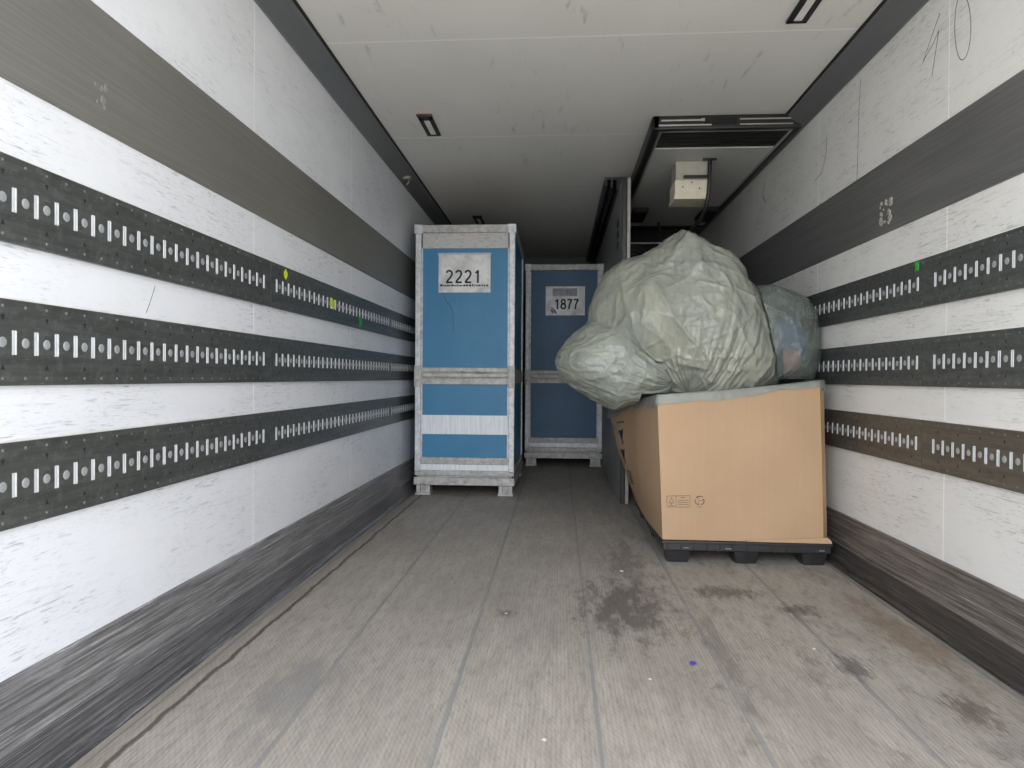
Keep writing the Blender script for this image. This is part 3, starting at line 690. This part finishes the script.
# plan corners, bottom (x,y) and top (x,y,z)
bot = [(.516, 3.412), (1.285, 3.408), (1.322, 3.455), (1.325, 4.56), (1.285, 4.605), (.555, 4.605), (.507, 4.56), (.500, 4.28), (.497, 3.86)]
top = [(.484, 3.405, .818), (1.262, 3.415, .893), (1.303, 3.47, .895), (1.325, 4.56, .885), (1.285, 4.61, .88), (.40, 4.61, .70), (.335, 4.56, .69), (.372, 4.28, .715), (.425, 3.86, .772)]
NZ = 14; SEG = 8
def carton_ring(t, off=0.0):
    P = []
    k = len(bot)
    for i in range(k):
        j = (i+1) % k
        for q in range(SEG):
            u = q/SEG
            def lerp(i_): 
                bx_, by_ = bot[i_]; tx, ty, tz = top[i_]; s_ = t
                bulge = .03*math.sin(math.pi*t) if i_ in (5, 6, 7, 8) else 0
                return Vector((bx_+(tx-bx_)*s_**1.1-bulge*.7, by_+(ty-by_)*s_, .112+(tz-.112)*t))
            p = lerp(i).lerp(lerp(j), u)
            e = (lerp(j)-lerp(i)); nrm = Vector((e.y, -e.x, 0)).normalized()
            wob = .006*math.sin(math.pi*u)*math.sin(t*3.1)*math.sin(i*2.3+1)
            p += nrm*(wob+off)
            if i == 0: p.z -= .006*math.sin(math.pi*u)*t
            P.append((p.x-OX, p.y-OY, p.z-OZ))
    return P
b = MB(); K = len(bot)*SEG; TH = .008; vs = []
for r in range(NZ+1): vs += carton_ring(r/NZ)
for r in range(NZ+1): vs += carton_ring(r/NZ, -TH)
fs = []; mi = []
base = (NZ+1)*K
for r in range(NZ):
    for i in range(K):
        a, c = r*K+i, r*K+(i+1) % K
        fs.append((a, c, c+K, a+K)); fs.append((base+a+K, base+c+K, base+c, base+a))
for i in range(K):
    a, c = NZ*K+i, NZ*K+(i+1) % K; fs.append((a, c, base+c, base+a)); fs.append((i, base+i, base+(i+1) % K, (i+1) % K))
fs.append(tuple(base+i for i in range(K)))
b.add(vs, fs); b.build('walls', M['card'], o)
b = MB()                                               # loose bottom flap under the front edge
b.add([(x-OX, y-OY, z-OZ) for x, y, z in [(.92, 3.396, .113), (1.322, 3.39, .113), (1.318, 3.39, .128), (1.305, 3.397, .140), (1.0, 3.404, .122), (.92, 3.404, .119),
                                           (.92, 3.412, .113), (1.322, 3.41, .113), (1.318, 3.41, .128), (1.305, 3.412, .140), (1.0, 3.412, .122), (.92, 3.412, .119)]],
      [(0, 1, 2, 3, 4, 5), (11, 10, 9, 8, 7, 6)]+[(i, (i+1) % 6, 6+(i+1) % 6, 6+i) for i in range(6)])
b.build('bottom_flap', M['card'], o)
# raw board edge down the right front corner
b = MB()
R0 = [carton_ring(r/NZ, .0015)[SEG] for r in range(NZ+1)]; R1 = [carton_ring(r/NZ, .0015)[SEG-1] for r in range(NZ+1)]
vs = []
for a, c in zip(R0, R1):
    d = (Vector(c)-Vector(a)).normalized(); vs += [tuple(Vector(a)+Vector((.001, -.001, 0))), tuple(Vector(a)+d*.014+Vector((0, -.0015, 0)))]
b.add(vs, [(2*i, 2*i+1, 2*i+3, 2*i+2) for i in range(NZ)]); b.build('corner_seam', M['card_edge'], o)
# printing: recycling marks on the front, symbols on the left side
def front_pt(x, y, lift=.0016):
    X, Z = ray_y(x, y, 3.408); u = (X-.516)/(1.285-.516); t = (Z-.112)/.75
    i = max(0, min(SEG-1, int(u*SEG))); ring = carton_ring(max(0, min(1, t))); yy = ring[i][1]*(1-(u*SEG-i))+ring[i+1][1]*(u*SEG-i)
    return (X-OX, yy-lift, Z-OZ)
def pen(b, pts, r=.0013): b.tube([front_pt(x, y) for x, y in pts], r, 4)
b = MB()
pen(b, [(667, 496), (690, 495.6), (690, 507), (667, 507), (667, 496)], .0011); pen(b, [(676, 496), (676, 507)], .0009)
pen(b, [(669, 503), (671.5, 497.5), (674, 503), (669, 503)]); pen(b, [(671.5, 503), (671.5, 505)]); pen(b, [(668.5, 505.6), (674.5, 505.6)], .0009)
pen(b, [(681, 497.6), (685, 497.6)], .0014)
for yy in (500.3, 502.3, 504.3): pen(b, [(677.5, yy), (688.5, yy)], .0009)
b.build('certification_mark', M['ink'], o)
b = MB()
for k in range(3):
    a0 = math.pi/2+k*2*math.pi/3
    pen(b, [(699.5+4.6*math.cos(a0+q*.25-.8), 500.5-4.4*math.sin(a0+q*.25-.8)) for q in range(7)], .0018)
    pen(b, [(699.5+2.6*math.cos(a0+.55), 500.5-2.6*math.sin(a0+.55)), (699.5+4.6*math.cos(a0+.8), 500.5-4.4*math.sin(a0+.8))], .0018)
pen(b, [(697, 507), (702, 507)], .001); pen(b, [(698.5, 500.5), (701, 500.5)], .0012); b.build('recycling_mark', M['ink'], o)
def side_pt(v, t, lift=.002):                         # v from the front fold backwards (0-1), t height 0-1
    ring = carton_ring(t, lift); a = 8*SEG-int(v*SEG); f = 7*SEG
    idx = f+(1-v-.45)*SEG; i = int(math.floor(idx)); q = idx-i
    p = Vector(ring[i % K]).lerp(Vector(ring[(i+1) % K]), q); return p
b = MB()
def sq(pts, r=.003): b.tube([side_pt(v, t) for v, t in pts], r, 4)
sq([(.30, .86), (.85, .86)], .004); sq([(.45, .78), (.55, .70), (.65, .78), (.55, .74), (.45, .78)], .008); sq([(.55, .70), (.55, .64)], .007)
b.build('handling_symbol', M['ink'], o)
b = MB()
sq([(.55, .58), (.70, .50), (.85, .58), (.70, .54), (.55, .58)], .007); sq([(.70, .50), (.70, .44)], .006)
for tt in (.36, .33, .30, .27, .24): sq([(.35, tt), (.75, tt)], .003)
b.build('side_print', M['ink'], o)

# ------------------------------------------------------------------ noise for crumpled film
def vnoise(P, seed=0):
    rs = np.random.RandomState(seed); T = rs.rand(32, 32, 32)
    I = np.floor(P).astype(int); f = P-I; f = f*f*(3-2*f); I %= 32; J = (I+1) % 32
    x0, y0, z0 = I.T; x1, y1, z1 = J.T; fx, fy, fz = f.T
    def L(a, c, t): return a+(c-a)*t
    return L(L(L(T[x0, y0, z0], T[x1, y0, z0], fx), L(T[x0, y1, z0], T[x1, y1, z0], fx), fy),
             L(L(T[x0, y0, z1], T[x1, y0, z1], fx), L(T[x0, y1, z1], T[x1, y1, z1], fx), fy), fz)*2-1
def ridged(P, octv, seed, g=.5):
    s = 0; a = 1; tot = 0
    for k in range(octv): s = s+a*(1-2*np.abs(vnoise(P*2**k+7.3*k, seed+k))); tot += a; a *= g
    return s/tot
def film_bag(name, parent, mat, outline, Yc, ry_front, ry_back, cpx, gathers, seed, amp=(.045, .016, .005), NU=420, NV=260, floor_z=None, pexp=2.3, xmax=None, rest=None):
    """closed bag: polar outline in the plane Y=Yc, own depth in front and behind, folds that run to the gather points"""
    cx, cz = ray_y(*cpx, Yc)
    pts = [ray_y(x, y, Yc) for x, y in outline]
    ang = np.array([math.atan2(z-cz, x-cx) for x, z in pts]); rad = np.array([math.hypot(x-cx, z-cz) for x, z in pts])
    o_ = np.argsort(ang); ang, rad = ang[o_], rad[o_]
    ang = np.concatenate([ang-2*math.pi, ang, ang+2*math.pi]); rad = np.concatenate([rad]*3)
    A = Vector(gathers[0]).normalized(); a1 = A.orthogonal().normalized(); a2 = A.cross(a1)
    U, V = np.meshgrid(np.linspace(0, 2*np.pi, NU, endpoint=False), np.linspace(0.001, np.pi-.001, NV))
    U, V = U.ravel(), V.ravel()
    D = (np.cos(V)[:, None]*np.array(A)+(np.sin(V)*np.cos(U))[:, None]*np.array(a1)+(np.sin(V)*np.sin(U))[:, None]*np.array(a2))
    th = np.arctan2(D[:, 2], D[:, 0]); c = np.hypot(D[:, 0], D[:, 2]); s = D[:, 1]
    R = np.interp(th, ang, rad); RY = np.where(s < 0, ry_front, ry_back)
    r = 1/((c/R)**pexp+(np.abs(s)/RY)**pexp)**(1/pexp)
    P = D*r[:, None]
    d = np.zeros(len(P))
    face = np.clip(np.abs(s)*1.5, .25, 1)                     # keep the outline, work the faces
    d += amp[0]*vnoise(P*4.2+seed, seed)*face
    for gi, g in enumerate(gathers):
        G = np.array(Vector(g).normalized()); h1 = Vector(G).orthogonal().normalized(); h2 = Vector(G).cross(h1)
        ca = D@G; pu = np.arctan2(D@np.array(h2), D@np.array(h1)); pv = np.arccos(np.clip(ca, -1, 1))
        near = np.exp(-(pv/1.25)**2)
        warp = .35*vnoise(P*3.1+3, seed+40)
        Q = np.stack([np.cos(pu+warp)*3.4, np.sin(pu+warp)*3.4, pv*.75+gi*5], 1)
        d += amp[1]*ridged(Q+seed, 3, seed+10+gi, .55)*near*(1.0 if gi == 0 else .8)*np.clip(pv*3, 0, 1)
        Q2 = np.stack([np.cos(pu+warp)*9, np.sin(pu+warp)*9, pv*1.6], 1)
        d += amp[1]*.35*ridged(Q2+seed, 2, seed+20+gi)*near*np.clip(pv*3, 0, 1)
    W_ = np.stack([vnoise(P*3+1, seed+5), vnoise(P*3+9, seed+6), vnoise(P*3+17, seed+7)], 1)
    sh = np.stack([P[:, 0]*.8+P[:, 2]*.45, P[:, 1], P[:, 2]*.8-P[:, 0]*.45], 1)
    fc = np.clip(face+.15, 0, 1)
    r1 = 1-np.abs(vnoise(sh*np.array([5.5, 5.0, 1.8])+W_*.55, seed+30)); r2 = 1-np.abs(vnoise(P*np.array([4.0, 4.5, 5.0])+W_*.8, seed+31))
    r3 = 1-np.abs(vnoise(sh*np.array([13, 11, 3.5])+W_*.9, seed+32)); r4 = 1-np.abs(vnoise(sh[:, [2, 1, 0]]*np.array([12, 10, 3.0])+W_*1.2, seed+33))
    r5 = 1-np.abs(vnoise(sh*np.array([25, 22, 5.0])+W_*1.4, seed+34)); r6 = 1-np.abs(vnoise(P*np.array([20, 18, 9.0])+W_*1.6, seed+35))
    d += amp[1]*(.26*r5**7*.45+.07*r6**7-.05)-.004
    d += amp[1]*(.75*r1**7+.35*r2**7-.35)*fc+amp[1]*(.42*r3**9+.30*r4**9-.1)*fc
    d += amp[2]*(ridged(P*17+W_*1.5, 3, seed+50)-.3)
    P = P+D*d[:, None]; P += np.array([cx, Yc, cz])
    if rest is not None: P[:, 2] = rest(P)
    if xmax is not None: P[:, 0] = np.minimum(P[:, 0], xmax-.0005*vnoise(P*9, 3))
    me = bpy.data.meshes.new(name)
    fs = []
    idx = np.arange(NU*NV).reshape(NV, NU); nx = np.roll(idx, -1, 1)
    fs = np.stack([idx[:-1], nx[:-1], nx[1:], idx[1:]], -1).reshape(-1, 4).tolist()
    fs.append(list(range(NU))[::-1]); fs.append(list(range((NV-1)*NU, NV*NU)))
    L0 = np.array(parent.location) if parent is not None else np.zeros(3)
    me.from_pydata((P-L0).tolist(), [], fs); me.materials.append(mat); me.shade_smooth()
    bm = bmesh.new(); bm.from_mesh(me); bmesh.ops.recalc_face_normals(bm, faces=bm.faces); bm.to_mesh(me); bm.free()
    ob = bpy.data.objects.new(name, me); C.objects.link(ob)
    if parent is not None: ob.parent = parent
    return ob
big_out = [(588, 335), (591, 307), (603, 280), (615, 268), (628, 261), (640, 257), (655, 250), (668, 242), (679, 235), (690, 241), (706, 250), (722, 255), (732, 263), (742, 282), (752, 292), (762, 307),
           (771, 330), (773, 352), (776, 370), (772, 383), (742, 402), (705, 412), (676, 402), (645, 380), (612, 362)]
big = film_bag('plastic_bag', None, M['bag'], big_out, 3.86, .40, .44, (690, 318), [(-.10, -.45, -.85), (-.05, .05, 1)], 11, (.05, .019, .004), rest=lambda P: np.maximum(P[:, 2], np.where((P[:, 0] > .54) & (P[:, 0] < 1.22) & (P[:, 1] > 3.45) & (P[:, 1] < 4.5), .70, .836+np.clip(P[:, 0]-.484, -.1, .8)*.096)))
tag(big, 'huge pale green plastic film bag bulging on top of the cardboard bin', 'bag')
sm_out = [(555, 364), (558, 353), (567, 342), (580, 330), (592, 322), (615, 326), (645, 345), (672, 368), (680, 384), (668, 394), (648, 399), (628, 405), (612, 410), (600, 404), (584, 394), (568, 383)]
sm = film_bag('plastic_bag', None, M['bag_small'], sm_out, 3.80, .30, .30, (618, 366), [(1, -.55, -.32), (-1, 0, .1)], 23, (.022, .016, .0035), 340, 220, rest=lambda P: np.where(P[:, 0] > .450-.13*(P[:, 1]-3.41), np.maximum(P[:, 2], .848-(P[:, 1]-3.4)*.11+np.clip(P[:, 0]-.484, 0, .8)*.096), P[:, 2]))
tag(sm, 'smaller pale plastic bag sagging over the left edge of the cardboard bin', 'bag')
rt_out = [(742, 290), (760, 287), (780, 290), (797, 297), (806, 306), (813, 325), (816, 345), (815, 365), (810, 380), (790, 386), (760, 386), (735, 380), (728, 340), (732, 305)]
rt = film_bag('plastic_bag', None, M['bag_clear'], rt_out, 3.84, .27, .42, (772, 338), [(-.7, -.2, -.7), (.3, -.3, 1)], 37, (.02, .014, .004), 320, 220, xmax=1.390, rest=lambda P: np.maximum(P[:, 2], .906))
tag(rt, 'clear grey bag with blue and pink film inside, squeezed against the right wall', 'bag')
blu = [(772, 318), (795, 316), (803, 328), (805, 350), (798, 366), (772, 368), (752, 352), (752, 330)]
film_bag('stuffing', rt, M['stuffing_blue'], blu, 3.84, .15, .2, (778, 343), [(-.7, -.2, -.7)], 41, (.02, .014, .004), 160, 100)['label'] = 'blue film inside'
pk = [(776, 352), (795, 348), (800, 358), (796, 370), (784, 376), (774, 368)]
film_bag('stuffing', rt, M['stuffing_pink'], pk, 3.76, .09, .1, (786, 362), [(-.7, -.2, -.7)], 43, (.008, .008, .003), 120, 80)['label'] = 'pink film inside'

# where bags press together, the smaller one takes the shape of the bigger one
from mathutils.bvhtree import BVHTree
def press(big_, other, gap=.003):
    dg = bpy.context.evaluated_depsgraph_get(); bv = BVHTree.FromObject(big_, dg)
    co = Vector(np.array([v.co[:] for v in big_.data.vertices]).mean(axis=0))
    for v in other.data.vertices:
        q = v.co-co; L = q.length; q.normalize()
        hit = bv.ray_cast(co, q, 3.0)
        if hit[0] is not None and hit[3] > L-gap: v.co = co+q*(hit[3]+gap)
def press_side(big_, other, gap):
    bv = BVHTree.FromObject(big_, bpy.context.evaluated_depsgraph_get())
    for v in other.data.vertices:
        st_ = Vector((.70, v.co.y, v.co.z)); last = None
        for _ in range(6):                       # last surface met going towards the wall
            hit = bv.ray_cast(st_, Vector((1, 0, 0)), 2.0)
            if hit[0] is None: break
            last = hit[0].x; st_ = hit[0]+Vector((.002, 0, 0))
        if last is not None and v.co.x < last+gap: v.co.x = last+gap
press(big, sm, .008); press_side(big, rt, .010)
for k_ in rt.children: press_side(big, k_, .022)

# thin liner folded over the rim of the bin
b = MB(); NI = 150; rows = [(-.26, .05, -.02), (-.16, .03, -.006), (-.06, .018, 0), (-.012, .010, 1), (.004, .008, 2), (.010, 0, 3), (.011, -.5, 4), (.010, -1, 4)]
vs = []; P0 = carton_ring(1.0)
seq = [(8, SEG*0.1)]
path = [(Vector(P0[i % K])) for i in range(6*SEG+2, 6*SEG+2+K)]    # start behind the left side, go round all
path = path[:]; nrmls = []
for i in range(len(path)):
    e = path[(i+1) % len(path)]-path[i-1]; nrmls.append(Vector((e.y, -e.x, 0)).normalized())
# smooth the normals round the corners
for _ in range(2): nrmls = [(nrmls[i-1]+nrmls[i]*2+nrmls[(i+1) % len(nrmls)]).normalized() for i in range(len(nrmls))]
fine = []
for i in range(len(path)):
    for q in range(4):
        u = q/4; fine.append((path[i].lerp(path[(i+1) % len(path)], u), nrmls[i].lerp(nrmls[(i+1) % len(path)], u).normalized()))
NF = len(fine)
for k, (p, nn) in enumerate(fine):
    s_ = k*.02; hang = .036+.012*math.sin(k*.09+.5)+.007*math.sin(k*.31+1)+.003*math.sin(k*.83)
    rip = .004*math.sin(k*.7)+.003*math.sin(k*1.7+2)
    prof = [(-.016-abs(rip), -.14+.02*math.sin(k*.3)), (-.015-abs(rip)*.6, -.07), (-.0135, -.02), (-.008, .008), (.003, .010), (.006+rip*.2, .002), (.007+abs(rip)*.6, -hang*.4), (.008+abs(rip), -hang)]
    for off, dz in prof: vs.append(tuple(p+nn*off+Vector((0, 0, dz))))
npf = 8; fs = []
for k in range(NF):
    k2 = (k+1) % NF
    for j in range(npf-1): fs.append((k*npf+j, k*npf+j+1, k2*npf+j+1, k2*npf+j))
b.add(vs, fs); lo = b.build('liner', M['liner'], o, smooth=True); lo['label'] = 'thin plastic liner folded over the rim'

# ------------------------------------------------------------------ litter on the floor
def scrap(name, x, y, r, mat, label, cat, seed, grp=None):
    rnd = random.Random(seed); bm = bmesh.new(); bmesh.ops.create_icosphere(bm, subdivisions=2, radius=1)
    for v in bm.verts: v.co = Vector((x+v.co.x*r*rnd.uniform(.6, 1.2), y+v.co.y*r*rnd.uniform(.6, 1.3), (v.co.z+1)*r*.28*rnd.uniform(.7, 1.1)+.0015))
    b = MB(); b.addbm(bm); q = b.build(name, mat); return tag(q, label, cat, grp)
scrap('plastic_scrap', .432, 2.198, .012, M['purple'], 'tiny purple scrap of plastic on the floor in front of the pallet', 'scrap', 1)
for i, (x, y, r, wh) in enumerate(((-.195, 2.605, .006, 'in the middle of the floor, left of the purple scrap'), (.30, 3.22, .010, 'just left of the front of the black pallet'), (.28, 2.07, .006, 'left of and nearer than the purple scrap'),
                                    (-.03, 1.70, .007, 'at the very front of the floor'), (.86, 2.35, .006, 'on the floor to the right of the purple scrap'))):
    scrap('paper_crumb', x, y, r, M['white'], 'small pale crumb '+wh, 'crumb', 20+i)

# ------------------------------------------------------------------ yard outside the open doors, behind the camera
b = MB(); b.box(-25, 25, -40, Y_OPEN-.1, -1.25, -1.2); g = b.build('ground', M['asphalt']); struct(g, 'unseen yard ground outside the open doors, paled to bounce light in', 'ground')
